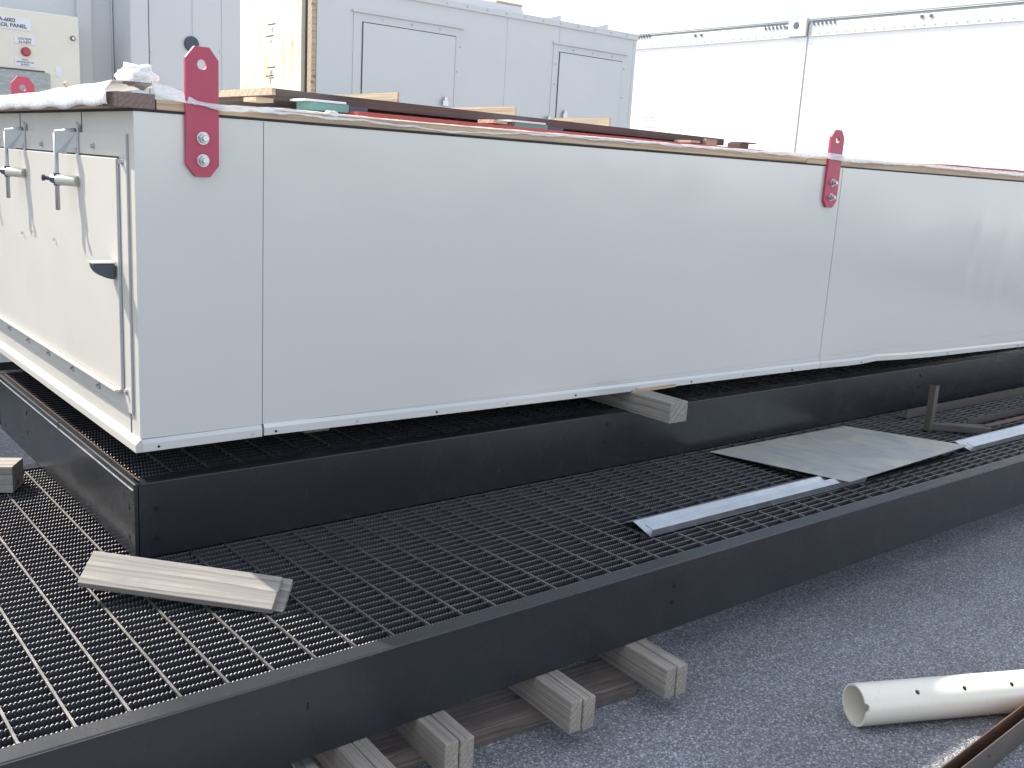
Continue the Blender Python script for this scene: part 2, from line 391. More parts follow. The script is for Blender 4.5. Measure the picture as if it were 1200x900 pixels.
p3 = panel_grid('side_panel', 3.870, BX1, ZB, ZT, YB, nx=160, nz=40, dents=((5.13,-.30,.035,.17,.0042,.05),(5.20,-.27,.05,.2,-.0035,.05),(5.42,-.42,.05,.22,.0035,.05),(5.50,-.42,.07,.25,-.0030,.05),(5.72,-.35,.06,.16,.002,0),(4.45,-.15,.5,.5,-.004,0),(4.9,-.5,.3,.3,.004,0)))
for p in (p1, p2, p3): smooth(p)
MB().box(1.1866, 1.1884, YB+.0008, YB+.02, ZB, ZT).build('seam_gap', 'latch', box)
MB().box(3.867, 3.870, YB+.002, YB+.02, ZB, ZT).build('seam_gap', 'gray_sunwarm', box)
MB().box(XE+.003, BX1, YB+.031, BY1, -.74, ZT-.004).build('core_shell', 'gray_sunwarm', box)
# base flange along the front: two lengths, the second one bent
m = MB()
def flange(m, pts, yo, up=None):
    for (x0, z0), (x1, z1) in zip(pts[:-1], pts[1:]):
        a = [(x0, yo, z0), (x0, yo, z0+.0215), (x0, YB-.004, z0+.0325), (x0, YB+.02, z0+.0325), (x0, YB+.02, z0)]
        b = [(x1, yo, z1), (x1, yo, z1+.0215), (x1, YB-.004, z1+.0325), (x1, YB+.02, z1+.0325), (x1, YB+.02, z1)]
        if up is not None: m.hexa([(x0,YB-.0015,z0+.033),(x1,YB-.0015,z1+.033),(x1,YB+.02,z1+.033),(x0,YB+.02,z0+.033)], [(x0,YB-.0015,up),(x1,YB-.0015,up),(x1,YB+.02,up),(x0,YB+.02,up)])
        m.add(a+b, [(i, (i+1)%5, 5+(i+1)%5, 5+i) for i in range(5)]+[(4,3,2,1,0), (5,6,7,8,9)])
flange(m, [(XE+.0015, -.7785), (1.184, -.7775)], YB-.009); m.build('base_flange', 'gray', box)
m = MB(); flange(m, [(1.1905, -.7760), (1.74, -.7820), (2.24, -.7865), (2.95, -.7915), (3.52, -.7950), (3.8685, -.7980)], YB-.008, up=-.7450); m.build('base_flange', 'gray', box)
m = MB(); flange(m, [(3.8705, -.7980), (4.08, -.8030), (4.22, -.8032), (4.33, -.7985), (4.45, -.8035), (4.62, -.8105), (4.83, -.8165), (5.88, -.8320), (BX1, -.850)], YB-.009, up=-.7450); m.build('base_flange', 'gray', box)
for i, x in enumerate([.892, 1.155, 1.226, 1.49, 1.78, 2.07, 2.38, 2.69, 3.0, 3.33, 3.66, 3.93, 4.2, 4.6, 5.0, 5.4, 5.8, 6.3]):
    z = (-.768 if x < 1.2 else -.767-(x-1.2)*.0082) if x < 3.8 else -.790-(x-3.87)*.0165
    MB().tube((x, YB-.006, z), (x, YB-.0112, z), .0032, 8).build('screw', 'hole' if i % 2 == 0 else 'zinc', box)
# end wall
EW = XE
MB().box(EW,EW+.004,YB+.0006,BY1,ZB,ZT).build('end_wall', 'gray_sunwarm', box)
# end ledge
e0 = .832
MB().prism([(e0,YB-.010,-.7785),(e0,YB-.010,-.757),(XE-.004,YB-.010,-.7447),(XE+.001,YB-.010,-.7447),(XE+.001,YB-.010,-.7785)], (0,BY1-YB+.02,0)).build('end_ledge', 'gray_sunwarm', box, bevel=.001)
for y in (2.958, 3.628, 4.2): MB().box(EW-.0016, EW, y, y+.003, .030, ZT-.001).build('seam_gap', 'dark', box)
MB().box(EW-.0016, EW, 2.605, 2.608, -.744, -.690).build('seam_gap', 'dark', box)
# door frame (rim strip) and door
fr = MB()
for a in ((2.583,4.35,.0,.0295-.0),):
    fr.box(EW-.006, EW-.0005, 2.583, 4.35, -.028, .0295); fr.box(EW-.006, EW-.0005, 2.583, 4.35, -.687, -.640); fr.box(EW-.006, EW-.0005, 2.583, 2.634, -.6395, -.0285); fr.box(EW-.006, EW-.0005, 4.3, 4.35, -.6395, -.0285)
door_frame = fr.build('door_frame', 'gray_sunwarm', box)
MB().box(EW-.0058, EW-.0006, 2.5805, 2.5822, -.688, .0290).build('frame_gasket', 'latch', box)
MB().box(EW-.0030, EW-.0006, 2.583, 4.35, -.6900, -.6878).build('frame_gasket', 'latch', box)
door = MB().box(EW-.013, EW-.0068, 2.6405, 4.295, -.634, -.0320).build('door', 'gray_sunwarm', box, bevel=.002)
MB().box(EW-.0066, EW-.0062, 2.634, 4.30, -.0322, -.0272).build('door_gasket', 'dark_strip', box)
MB().box(EW-.0100, EW-.0062, 2.6360, 2.6400, -.634, -.0320).build('door_gasket', 'latch', box)
h = MB().box(EW-.0225, EW-.0062, 2.650, 4.29, -.6420, -.6350)
for i in range(60): h.tube((EW-.0205, 2.655+i*.0272, -.6385), (EW-.0205, 2.655+i*.0272+.024, -.6385), .0055, 10)
h.build('hinge', 'gray_sunwarm', box)
def screw(y, z, x=EW-.006, r=.0055, par=None):
    MB().tube((x, y, z), (x-.009, y, z), r, 10).tube((x, y, z), (x-.002, y, z), r*1.7, 12).build('screw', 'zinc', box)
for y, z in ((3.35,-.0096),(3.62,-.010),(3.9,-.010),(2.841,-.005),(2.609,-.040),(3.10,-.005),(3.886,-.6675),(3.625,-.6675),(3.371,-.6665),(3.1085,-.6665),(2.8534,-.6665),(2.6195,-.632),(4.12,-.667)):
    screw(y, z)
for y, z in ((3.474,-.285),(3.221,-.287),(3.6,-.30)):
    MB().tube((EW-.017, y, z), (EW-.0195, y, z), .005, 10).build('plug', 'zinc', box)
# quarter-round black pull handle on the door edge
pts = [(EW-.018, 2.662, -.3100)]
hp = [(0,0)]+[(-.052*math.cos(a), -.040*math.sin(a)) for a in [i*math.pi/2/8 for i in range(9)]]
mm = MB(); mm.prism([(EW-.018+q[0], 2.650, -.300+q[1]) for q in hp], (0,.045,0))
pull = mm.build('pull_handle', 'dark', box, bevel=.002)
MB().box(EW-.074, EW-.017, 2.648, 2.697, -.2990, -.2955).build('handle_lip', 'gray_sunwarm', pull)
# latches: bracket plate off the wall, vertical rod, cross sleeve with clamp
def latch(y):
    xr = EW-.052
    L = MB()
    L.prism([(EW-.006,y-.048,.058),(EW-.006,y-.062,.048),(EW-.006,y-.060,-.045),(EW-.006,y-.048,-.052),(EW-.006,y-.036,-.040),(EW-.006,y-.034,.030)], (-.004,0,0))
    base = L.build('latch_bracket', 'latch', box, bevel=.001)
    MB().prism([(EW-.010,y-.050,.030),(xr-.004,y-.018,.030),(xr-.004,y-.018,-.030),(xr+.014,y-.026,-.032),(EW-.010,y-.050,-.012)], (.0022,.0045,0)).build('bracket_web', 'latch', base)
    R = MB(); R.tube((xr, y, .024), (xr, y, -.188), .0062, 12); R.tube((xr, y, .026), (EW-.012, y-.045, .034), .0065, 12)
    R.build('latch_rod', 'latch', base, smooth=True)
    zs = -.104
    MB().tube((xr+.001, y-.010, zs), (EW-.016, y-.072, zs), .0145, 16).build('latch_sleeve', 'gray_sunwarm', base, smooth=False)
    MB().tube((xr-.010, y+.012, zs+.002), (xr+.008, y-.012, zs+.002), .0125, 6).tube((xr-.030, y+.022, zs+.004), (xr-.008, y+.010, zs+.002), .0055, 10).tube((xr-.033, y+.024, zs+.004), (xr-.027, y+.021, zs+.004), .009, 8).tube((xr, y, zs+.018), (xr, y, zs-.016), .0095, 8).build('latch_clamp', 'dark', base)
latch(3.030); latch(3.605); latch(4.05)
# far / hidden sides
MB().box(XE, BX1, BY1+.001, BY1+.004, ZB-.03, ZT).build('rear_wall', 'gray_sunwarm', box)
# lifting lugs
def lug(x, y, zc_top, zc_bot, w, yoff, rot=0, tilt=0):
    c = .024; hw = w/2
    pr = [(-hw, zc_bot+c*1.2), (-hw+c, zc_bot), (hw-c, zc_bot), (hw, zc_bot+c*1.2), (hw, zc_top-c*1.25), (hw-c, zc_top), (-hw+c, zc_top), (-hw, zc_top-c*1.25)]
    zc = (zc_top+zc_bot)/2; ct, st = math.cos(tilt), math.sin(tilt)
    pt = [(x+a*ct+(z-zc)*st, yoff, zc+(z-zc)*ct-a*st) for a, z in pr]
    o = MB().prism(pt, (0,-.0125,0)).build('lifting_lug', 'red', box)
    hz = zc_top-.043; hx = x+(hz-zc)*st
    cut(o, MB().tube((hx, yoff-.05, hz), (hx, yoff+.05, hz), .0125, 28))
    b = o.modifiers.new('bevel', 'BEVEL'); b.width = .0012; b.segments = 2; b.limit_method = 'ANGLE'
    return o, lambda z: x+(z-zc)*st
lg, fx = lug(1.0168, YB, .2524, -.0663, .0862, YB-.0005)
def bolts(o, fx, y, zs):
    for z in zs:
        x = fx(z)
        MB().tube((x, y, z), (x, y-.0025, z), .0165, 20).tube((x, y-.0025, z), (x, y-.0125, z), .0128, 6).tube((x, y-.0125, z), (x, y-.022, z), .0078, 14).build('bolt', 'zinc', o, bevel=.0006)
bolts(lg, fx, YB-.013, (.0298, -.0255))
lg2, fx2 = lug(3.786, YB, .2380, -.0859, .0930, YB-.0005, tilt=.012)
bolts(lg2, fx2, YB-.013, (.0189, -.0424))
lg3, fx3 = lug(1.051, BY1, .2450, -.0663, .0862, BY1+.018)

# ------------------------------------------------------------------ timber round the top of the enclosure
MB_gap = MB().box(XE-.001, BX1, YB-.003, YB+.02, ZT+.001, ZT+.0065).box(XE-.002, XE+.02, YB+.021, BY1, ZT+.001, ZT+.0065)  # thin dark strips set in the gap line under the boards
MB_gap.build('top_gap_strip', 'dark_strip', box)
tz = ZT+.007
lumber('timber_board', 'wood_new', (.904, YB+.040, tz+.0125), (3.595, YB+.040, tz+.0145), (0,.088,0), .025, 'long tan pine board along the front top edge of the gray enclosure', 'board', 'boards round the top of the enclosure')
lumber('timber_board', 'wood_pale', (3.600, YB+.042, tz+.0175), (6.9, YB+.042, tz+.0195), (0,.088,0), .036, 'paler pine board continuing the front top edge right of the long tan board', 'board', 'boards round the top of the enclosure')
lumber('timber_board', 'wood_endgrain', (XE+.006, YB-.004, tz+.018), (XE+.006, YB+.100, tz+.018), (.094,0,0), .037, 'short brown end-grain block at the near top corner of the enclosure', 'board', 'boards round the top of the enclosure') 
lumber('timber_board', 'wood_new', (.846, YB+.104, tz+.019), (.846, BY1-.02, tz+.019), (.088,0,0), .038, 'film covered board along the end top edge above the latches', 'board', 'boards round the top of the enclosure')

# plastic film
def ribbon(pts, name, mat, label, thick=.0015, n=160, amp=.004, seed=1, cat='plastic film'):
    """pts: list of (s, (x,y,z) of upper edge, (x,y,z) of lower edge)"""
    r = random.Random(seed); vs = []; fs = []; rows = 5
    ss = [p[0] for p in pts]
    for i in range(n+1):
        t = ss[0]+(ss[-1]-ss[0])*i/n
        k = max(j for j in range(len(ss)) if ss[j] <= t+1e-9); k = min(k, len(ss)-2)
        u = (t-ss[k])/(ss[k+1]-ss[k]); a = Vector(pts[k][1]).lerp(Vector(pts[k+1][1]), u); b = Vector(pts[k][2]).lerp(Vector(pts[k+1][2]), u)
        e = amp*(math.sin(t*31+seed)+.6*math.sin(t*73+1)+.5*math.sin(t*17))
        for j in range(rows+1):
            q = a.lerp(b, j/rows)
            q += Vector((0, -abs(e)*.6*math.sin(j*1.9+t*40)-.0006, e*(j/rows)+r.uniform(-1,1)*amp*.25)); vs.append(q)
    for i in range(n):
        for j in range(rows):
            a = i*(rows+1)+j; fs.append((a, a+1, a+rows+2, a+rows+1))
    o = MB().add(vs, fs).build(name, mat, origin=pts[0][1], smooth=True)
    sd = o.modifiers.new('thick', 'SOLIDIFY'); sd.thickness = thick
    return tag(o, label, cat)
Y0 = YB-.006
w = [(0, (.90, YB+.02, .160), (.90, Y0, .124)), (.10, (.955, YB+.01, .146), (.96, Y0, .114)), (.16, (1.0, Y0-.0175, .119), (1.0, Y0-.0165, .108)), (.24, (1.07, Y0-.016, .116), (1.07, Y0-.013, .102)),
     (.5, (1.25, Y0+.012, .122), (1.25, Y0-.001, .106)), (.8, (1.5, Y0+.01, .119), (1.5, Y0-.001, .103)), (1.0, (1.70, Y0+.02, .118), (1.70, Y0-.001, .098)), (1.15, (1.86, Y0+.02, .119), (1.86, Y0, .095)),
     (1.4, (2.08, Y0+.01, .120), (2.08, Y0, .109)), (2.0, (2.7, Y0+.01, .122), (2.7, Y0, .112)), (2.6, (3.3, Y0+.01, .124), (3.3, Y0, .115)), (3.05, (3.73, Y0-.013, .140), (3.73, Y0-.013, .116)), (3.15, (3.84, Y0-.013, .138), (3.84, Y0-.013, .110)),
     (3.3, (4.0, Y0, .132), (4.0, Y0, .110)), (3.8, (4.5, Y0, .132), (4.5, Y0, .121)), (4.6, (5.3, Y0, .134), (5.3, Y0, .115)), (5.6, (6.6, Y0, .135), (6.6, Y0, .114))]
ribbon(w, 'plastic_film', 'film', 'thin clear plastic film draped along the front top edge, taped over the red lugs', n=520, amp=.0018, seed=3)
# folded film over the end board, with a lump near the corner
def lump(name, c, r, label, mat='film_thick', seed=2):
    bm = bmesh.new(); bmesh.ops.create_icosphere(bm, subdivisions=4, radius=1); rr = random.Random(seed)
    from mathutils import noise as mn
    for v in bm.verts:
        d = 1+.38*mn.noise(v.co*1.7+Vector((seed,0,0)))+.22*abs(mn.noise(v.co*4.3))+.08*mn.noise(v.co*11)
        v.co = Vector((v.co.x*r[0]*d, v.co.y*r[1]*d, v.co.z*r[2]*d))
    me = D.meshes.new(name); bm.to_mesh(me); bm.free(); me.materials.append(MAT[mat])
    o = D.objects.new(name, me); COL.objects.link(o); o.location = c; o['_o'] = tuple(c)
    for p in me.polygons: p.use_smooth = True
    return tag(o, label, 'plastic film')
lump('plastic_bundle', (.885, YB+.075, .172), (.040,.055,.028), 'crumpled white plastic bundle bulging above the near top corner of the enclosure')
lump('plastic_knot', (1.392, YB+.006, .117), (.020,.012,.010), 'small knotted clump of clear film on the front board right of the first lug', 'film', 5)
def drape():
    vs = []; fs = []; ny = 90; from mathutils import noise as mn
    prof = [(.935,.142),(.900,.146),(.850,.147),(.806,.143),(.792,.132),(.790,.115),(.791,.100),(.794,.094)]
    for i in range(ny+1):
        y = 2.556+1.80*i/ny; 
        for j, (x, z) in enumerate(prof):
            q = mn.noise(Vector((x*9, y*7, z*9))); q2 = mn.noise(Vector((x*40, y*26, z*40)))
            zz = z+.0045*q+.0012*q2+(.008*math.sin(y*3.1) if j < 4 else 0); xx = x-.004*abs(q2)
            if j == len(prof)-1: zz += .008*q
            vs.append((xx, y, zz))
    np_ = len(prof)
    for i in range(ny):
        for j in range(np_-1): a = i*np_+j; fs.append((a, a+1, a+np_+1, a+np_))
    o = MB().add(vs, fs).build('plastic_drape', 'film_thick', origin=(.85,2.6,.13), smooth=True)
    o.modifiers.new('t', 'SOLIDIFY').thickness = .0015
    return tag(o, 'bright white folded plastic covering the end board above the latches', 'plastic film')
drape()
# copper-coloured strap end sticking out of the film
lumber('wood_splinter', 'wood_new', (.83, 3.02, .160), (.80, 2.93, .150), (0,.012,.006), .006, 'small brown splinter poking out of the white film beside the control panel', 'wood scrap')

# ------------------------------------------------------------------ material stacked on top of the enclosure
pn = thing('plywood_stack', (2.4, 3.2, .14), 'dark brown plywood stack with its end coloured paler as sunlit, lying across the enclosure roof', 'plywood')
MB().hexa([(1.395,2.90,.163),(3.50,2.90,.150),(3.50,3.62,.150),(1.395,3.62,.163)], [(1.395,2.90,.1955),(3.50,2.90,.177),(3.50,3.62,.177),(1.395,3.62,.1955)]).build('stack_body', 'wood_dark', pn, bevel=.001)
MB().box(1.382,1.3945,2.898,3.62,.176,.197).build('sunlit_end', 'wood_pale', pn)  # paler wood colour carries the sunlight on this end
for i, (x, y0, y1, lb) in enumerate(((1.835,2.905,3.42,'in front of the wide gray door'),(2.335,2.905,3.30,'between the two gray unit doors'),(2.810,2.905,3.24,'below the narrow gray door'))):
    z0 = .1965-(x-1.382)*.0087
    lumber('plywood_strip', 'wood_pale', (x, y0, z0+.0155), (x, y1, z0+.0155), (0,0,.031), .006, 'pale plywood strip on the dark stack, '+lb, 'plywood strip', 'plywood strips on the dark stack', bevel=0)
# red sheet edges
r1 = MB(); n = 60
def redbar(x0, x1, y, z0f, z1f, name, label, amp=0):
    vs = []; fs = []
    for i in range(n+1):
        x = x0+(x1-x0)*i/n; w_ = amp*math.sin(i*.35)
        vs += [(x, y, z0f(x)+w_), (x, y, z1f(x)+w_), (x, y+.35, z1f(x)+w_), (x, y+.35, z0f(x)+w_)]
    for i in range(n):
        for k in range(4): fs.append((i*4+k, i*4+(k+1)%4, i*4+4+(k+1)%4, i*4+4+k))
    fs += [(0,1,2,3), (n*4+3,n*4+2,n*4+1,n*4)]
    return tag(MB().add(vs, fs).build(name, 'redsheet', origin=(x0, y, z0f(x0))), label, 'steel sheet')
redbar(1.59, 4.55, 2.74, lambda x: .122, lambda x: .1425-(x-1.6)*.0026, 'red_sheet', 'long thin red primed sheet lying on the roof in front of the dark plywood', .0003)
redbar(5.0, 6.9, 2.70, lambda x: .134, lambda x: .148+.006*math.sin((x-5)*1.6), 'red_sheet', 'short red sheet at the far right of the roof, beyond the second lug', .001)
def sticker(x0, x1, z0, z1, mat, name, label, y=2.66, cat='block', dy=.09, cap=None):
    o = tag(MB().box(x0, x1, y, y+dy, z0, z1).build(name, mat, origin=(x0, y, z0), bevel=.0008), label, cat)
    return o
def spacer(x0, x1, z0, z1, y, lab):
    t = thing('roof_spacer', (x0, y, z0), lab, 'spacer block', 'teal and navy spacer blocks on the roof')
    w = x1-x0
    MB().box(x0, x0+w*.66, y, y+.09, z0, z1-.007).build('teal_block', 'teal', t, bevel=.0008)
    MB().box(x0-.02, x0+w*.60, y-.004, y+.095, z1-.0065, z1).build('pale_cap', 'plate_white', t, bevel=.0008)
    MB().box(x0+w*.67, x0+w, y+.002, y+.09, z0, z1-.012).build('navy_block', 'navy', t, bevel=.0008)
spacer(1.46, 1.66, .138, .169, 2.80, 'teal spacer block with pale cap beside a navy block, nearest the wide door')
spacer(2.25, 2.48, .132, .165, 2.80, 'teal spacer block with pale cap beside a navy block, in the middle of the roof')
sticker(1.31, 1.365, .150, .1625, 'wood_pale', 'wood_wedge', 'small pale wood wedge under the left end of the dark plywood', 2.85, 'wood wedge')
sticker(2.125, 2.185, .146, .158, 'wood_pale', 'wood_wedge', 'small yellowish wedge between the dark plywood and the red sheet', 2.76, 'wood wedge')
sticker(3.17, 3.23, .144, .154, 'wood_pale', 'wood_wedge', 'small pale wedge under the right end of the dark plywood', 2.80, 'wood wedge')
sticker(3.36, 3.43, .144, .170, 'wood_pale', 'wood_offcut', 'tan wood offcut at the right tip of the dark plywood', 2.88, 'wood offcut')
cl = thing('beam_clamp', (3.60, 2.88, .13), 'small gray L-shaped clamp standing on the roof right of the plywood', 'clamp')
MB().box(3.585, 3.645, 2.88, 2.95, .130, .166).build('clamp_body', 'brownsteel', cl, bevel=.001)
MB().box(3.60, 3.69, 2.875, 2.95, .1665, .172).build('clamp_top', 'brownsteel', cl)

# ------------------------------------------------------------------ timber under and on the decks
shim_y = 2.47
lumber('support_block', 'wood_gray', (2.712, 2.332, -.8305), (2.712, 4.05, -.8305), (.092,0,0), .0755, 'square pale timber block sticking out between gray enclosure and black platform', 'timber block')
lumber('wood_shim', 'wood_pale', (2.665, 2.56, -.7895), (2.905, 2.56, -.7870), (0,.070,0), .011, 'thin split shim under the enclosure flange on top of the timber block', 'wood shim', bevel=0)
lumber('support_block', 'wood_block', (1.5, 2.80, -.8255), (1.5, 4.05, -.8255), (.09,0,0), .088, 'timber support hidden behind the front edge under the near end of the enclosure', 'timber block')
lumber('support_block', 'wood_block', (6.6, 2.80, -.8530), (6.6, 4.05, -.8530), (.09,0,0), .033, 'timber support under the far end of the enclosure', 'timber block')
# left block with its top in the sun
lb = lumber('corner_block', 'wood_gray', (.7198, 3.3115, -1.0405), (.50, 3.442, -1.0405), (.052,.087,0), .085, 'sawn timber block with sunlit top beside the end of the black platform', 'timber block')
# the two nailed boards leaning on the deck
e1 = Vector((.7577,-.6459,-.0785)).normalized(); e2 = Vector((.600,.634,.488)).normalized(); e2 = (e2-e1*e2.dot(e1)).normalized(); nn = e1.cross(e2)
if nn.z < 0: nn = -nn
B1 = Vector((.994,2.067,-1.072)); B0 = B1-e1*.475
sc = thing('board_scrap', tuple(B1), 'pair of weathered boards nailed together, propped on the grating at the platform corner', 'boards')
wd = .099
a = B0+e2*wd/2-nn*.0095; b = B1+e2*wd/2-nn*.0095
lumber('front_board', 'wood_gray', a, b, e2*wd, .019, None, parent=sc)
a2 = B0+e1*.03+e2*(wd/2+.012)-nn*.0295; b2 = B1+e1*.022+e2*(wd/2+.012)-nn*.0295
lumber('back_board', 'wood_gray', a2, b2, e2*wd, .019, None, parent=sc)
# dunnage pairs under the deck
GR = 'paired timber blocks under the big deck'
def pair(x, yf, lab, x2=None):
    t = thing('dunnage_pair', (x, yf, -1.381), lab, 'timber blocks', GR)
    sh = .012
    lumber('block', 'wood_block', (x+.019, yf, -1.3370), (x+.019+.10, yf+1.9, -1.3370), (.0375,0,0), .088, None, parent=t, bevel=.003)
    lumber('block', 'wood_block', (x+.0585, yf-.006, -1.3370), (x+.0585+.10, yf+1.9, -1.3370), (.0375,0,0), .088, None, parent=t, bevel=.003)
    return t
pair(1.589, 1.622, 'second pair of timber blocks from the right poking out under the deck edge')
pair(1.922, 1.607, 'rightmost pair of timber blocks poking out under the deck edge, cracked along its top')
pair(1.222, 1.645, 'third pair of timber blocks from the right, top partly stained dark')
pair(1.005, 1.625, 'leftmost timber block pair, half cut off by the bottom of the photo')

lumber('ground_timber', 'wood_old', (.35, 1.935, -1.4055), (1.945, 1.80, -1.4055), (0,.155,0), .0485, 'long dark old timber lying on the asphalt under the block pairs', 'timber', bevel=.004, jit=.0015)
lumber('lath_scrap', 'wood_gray', (.93, 1.66, -1.325), (.96, 1.95, -1.325), (.045,0,0), .010, 'thin slatted scrap by the leftmost block pair', 'wood scrap') 

# ------------------------------------------------------------------ steel scraps on the deck
def flashing(x0, x1, lab):
    t = .0022
    pr = [(2.088,-1.0835),(2.060,-1.0665),(2.030,-1.0555),(1.953,-1.0805),(1.947,-1.0590),(1.978,-1.0520)]
    o = []
    P = [Vector((0, y, z)) for y, z in pr]; n_ = len(P); off = []
    for i in range(n_):
        d = ((P[min(i+1,n_-1)]-P[max(i-1,0)])).normalized(); off.append(Vector((0, -d.z, d.y))*t)
    poly = [p for p in P]+[p+q for p, q in reversed(list(zip(P, off)))]
    m = MB(); 
    k = len(poly); sk = -.02
    a = [Vector((x0+(sk if i in (3,4,5,6,7,8) else 0)*0, p.y, p.z)) for i, p in enumerate(poly)]
    b = [Vector((x1, p.y-.012, p.z)) for p in poly]
    fs = []
    for i in range(n_-1): fs.append((i, i+1, k-2-i, k-1-i)); fs.append(tuple(k+q for q in (k-1-i, k-2-i, i+1, i)))
    fs += [(i, (i+1)%k, k+(i+1)%k, k+i) for i in range(k)]
    m.add(a+b, fs)
    return tag(m.build('galvanised_flashing', 'galv', origin=(x0,2.0,-1.085)), lab, 'metal flashing', 'galvanised flashings on the deck')
flashing(2.195, 3.36, 'bright galvanised flashing strip ending left of the flat steel plate')
flashing(4.20, 7.0, 'galvanised flashing strip emerging right of the flat steel plate')
pl = MB(); c4 = [(3.194,1.905,-1.0495),(4.150,1.948,-1.0495),(4.046,2.477,-1.0775),(3.113,2.493,-1.0775)]
pl.hexa(c4, [(x,y,z+.003) for x,y,z in c4]); tag(pl.build('steel_plate', 'stain', origin=c4[0]), 'flat stained gray steel plate lying on the grating across the flashing', 'steel plate')
jg = thing('angle_frame', (4.7, 2.3, ZL), 'small brown welded angle frame with one upright post, standing on the grating', 'steel frame')
def angle_bar(name, p0, p1, s, mat='brownsteel', par=jg):
    p0, p1 = Vector(p0), Vector(p1); d = (p1-p0); u = Vector((-d.y, d.x, 0)).normalized()
    m = MB()
    pr = [Vector((0,0,0)), u*s, u*s+Vector((0,0,.004)), u*.004+Vector((0,0,.004)), u*.004+Vector((0,0,s)), Vector((0,0,s))]
    return m.prism([p0+q for q in pr], d).build(name, mat, par)
angle_bar('rear_rail', (4.52,2.44,ZL), (6.9,2.42,ZL), .045)
angle_bar('front_rail', (4.66,2.205,ZL+.002), (6.9,2.19,ZL+.002), .034)
MB().prism([(4.40,2.262,ZL+.001),(4.43,2.285,ZL+.001),(4.66,2.115,ZL+.001),(4.60,2.06,ZL+.001)], (0,0,.030)).build('foot_bar', 'brownsteel', jg, bevel=.001)
up = MB(); up.box(4.383,4.388,2.245,2.275,ZL,-.870); up.box(4.388,4.415,2.245,2.250,ZL,-.870); up.build('upright', 'brownsteel', jg)
MB().box(4.62, 6.9, 2.085, 2.110, ZL+.030, ZL+.034).build('flat_bar', 'rust', jg)

# ------------------------------------------------------------------ PVC pipe
pa, pb = Vector((2.335,1.2907,-1.373)), Vector((2.833,1.0596,-1.373)); dr = (pb-pa).normalized(); end = pa+dr*1.9
side = dr.cross(Vector((0,0,1))).normalized()
if side.y > 0: side = -side
ob = MB().tube(pa, end, .0570, 72).build('pvc_pipe', 'pvc', origin=pa)
c = MB().tube(pa-dr*.05, end+dr*.05, .0515, 64)
cut(ob, c)
c = MB()
for s_, ang in ((.167,52),(.317,52),(.471,52),(.625,52),(.78,52),(.935,52)):
    n_ = (side*math.cos(math.radians(ang))+Vector((0,0,1))*math.sin(math.radians(ang)))
    q = pa+dr*s_; c.tube(q+n_*.035, q+n_*.075, .0070, 20)
for s_ in (.10,.25): 
    n_ = (-side*.5+Vector((0,0,1))*.86); q = pa+dr*s_; c.tube(q+n_*.035, q+n_*.075, .006, 16)
n_ = (side*.78+Vector((0,0,1))*.30).normalized(); q = pa+n_*.054; c.tube(q-n_*.02, q+n_*.03, .011, 14)
cut(ob, c)
for p in ob.data.polygons: p.use_smooth = True
try:
    ob.data.set_sharp_from_angle(angle=math.radians(35))
except Exception: pass
tag(ob, 'white PVC pipe with drilled holes and a notched end, lying on the asphalt', 'pipe')
ob.data.materials.clear(); ob.data.materials.append(MAT['pvc'])

# rusty channel, bottom right
st = thing('steel_channel', (2.3, .96, GZ), 'dark rusty steel channel lying on the asphalt in front of the white pipe', 'steel channel')
ua = Vector((1,.052,0)).normalized(); ub = Vector((-ua.y, ua.x, 0)); o0 = Vector((1.4,.905,GZ+.001))
def bar(name, off, wdt, z0, z1, mat):
    p = [o0+ub*off+Vector((0,0,z0)), o0+ub*(off+wdt)+Vector((0,0,z0)), o0+ub*(off+wdt)+Vector((0,0,z1)), o0+ub*off+Vector((0,0,z1))]
    return MB().prism(p, ua*2.4).build(name, mat, st, bevel=.001)
bar('far_flange', .0305, .0035, 0, .080, 'rust'); bar('near_flange', 0, .0035, 0, .078, 'brownsteel'); bar('web', .0037, .0266, 0, .004, 'rust')
p = o0+ua*1.02+Vector((0,0,.050)); MB().tube(p+ub*.002, p-ub*.0006, .004, 12).build('bolt_hole', 'hole', st)

# ------------------------------------------------------------------ background: right gray unit
YU = 6.5
un = thing('air_handling_unit', (5.0, 7.6, GZ), 'tall light gray cabinet unit with two flush doors, plywood covering its left end', 'equipment unit')
UZ = 1.155
MB().box(3.432, 6.535, YU, 9.0, GZ+.15, UZ).build('unit_body', 'gray_unit', un)
MB().hexa([(3.42,YU-.012,UZ-.0),(6.545,YU-.012,UZ),(6.545,9.01,UZ),(3.42,9.01,UZ)], [(3.42,YU-.012,UZ+.045),(6.545,YU-.012,UZ+.050),(6.545,9.01,UZ+.050),(3.42,9.01,UZ+.045)]).build('roof_trim', 'gray_unit', un, bevel=.002)
MB().box(3.43, 6.53, 6.52, 8.98, GZ+.001, GZ+.149).build('skid', 'black', un)
def unit_door(x0, x1, zt, fx0, dx0, dx1, dz):
    f = MB().box(fx0, x1+.055, YU-.006, YU-.0005, -.95, zt+.075).build('door_frame', 'gray_unit', un, bevel=.001)
    MB().box(x0-.007, x1+.007, YU-.0085, YU-.0062, -.908, zt+.007).build('door_gasket', 'dark', f)
    d = MB().box(x0, x1, YU-.016, YU-.0087, -.90, zt).build('door', 'gray_unit', un, bevel=.002)
    MB().box(dx0, dx1, YU-.022, YU-.0062, dz-.006, dz+.008).build('drip_rail', 'gray_unit', un, bevel=.001)
    return d
d1 = unit_door(3.79, 4.592, .948, 3.715, 3.70, 4.665, 1.018)
d2 = unit_door(5.65, 6.366, .955, 5.582, 5.57, 6.43, 1.022)
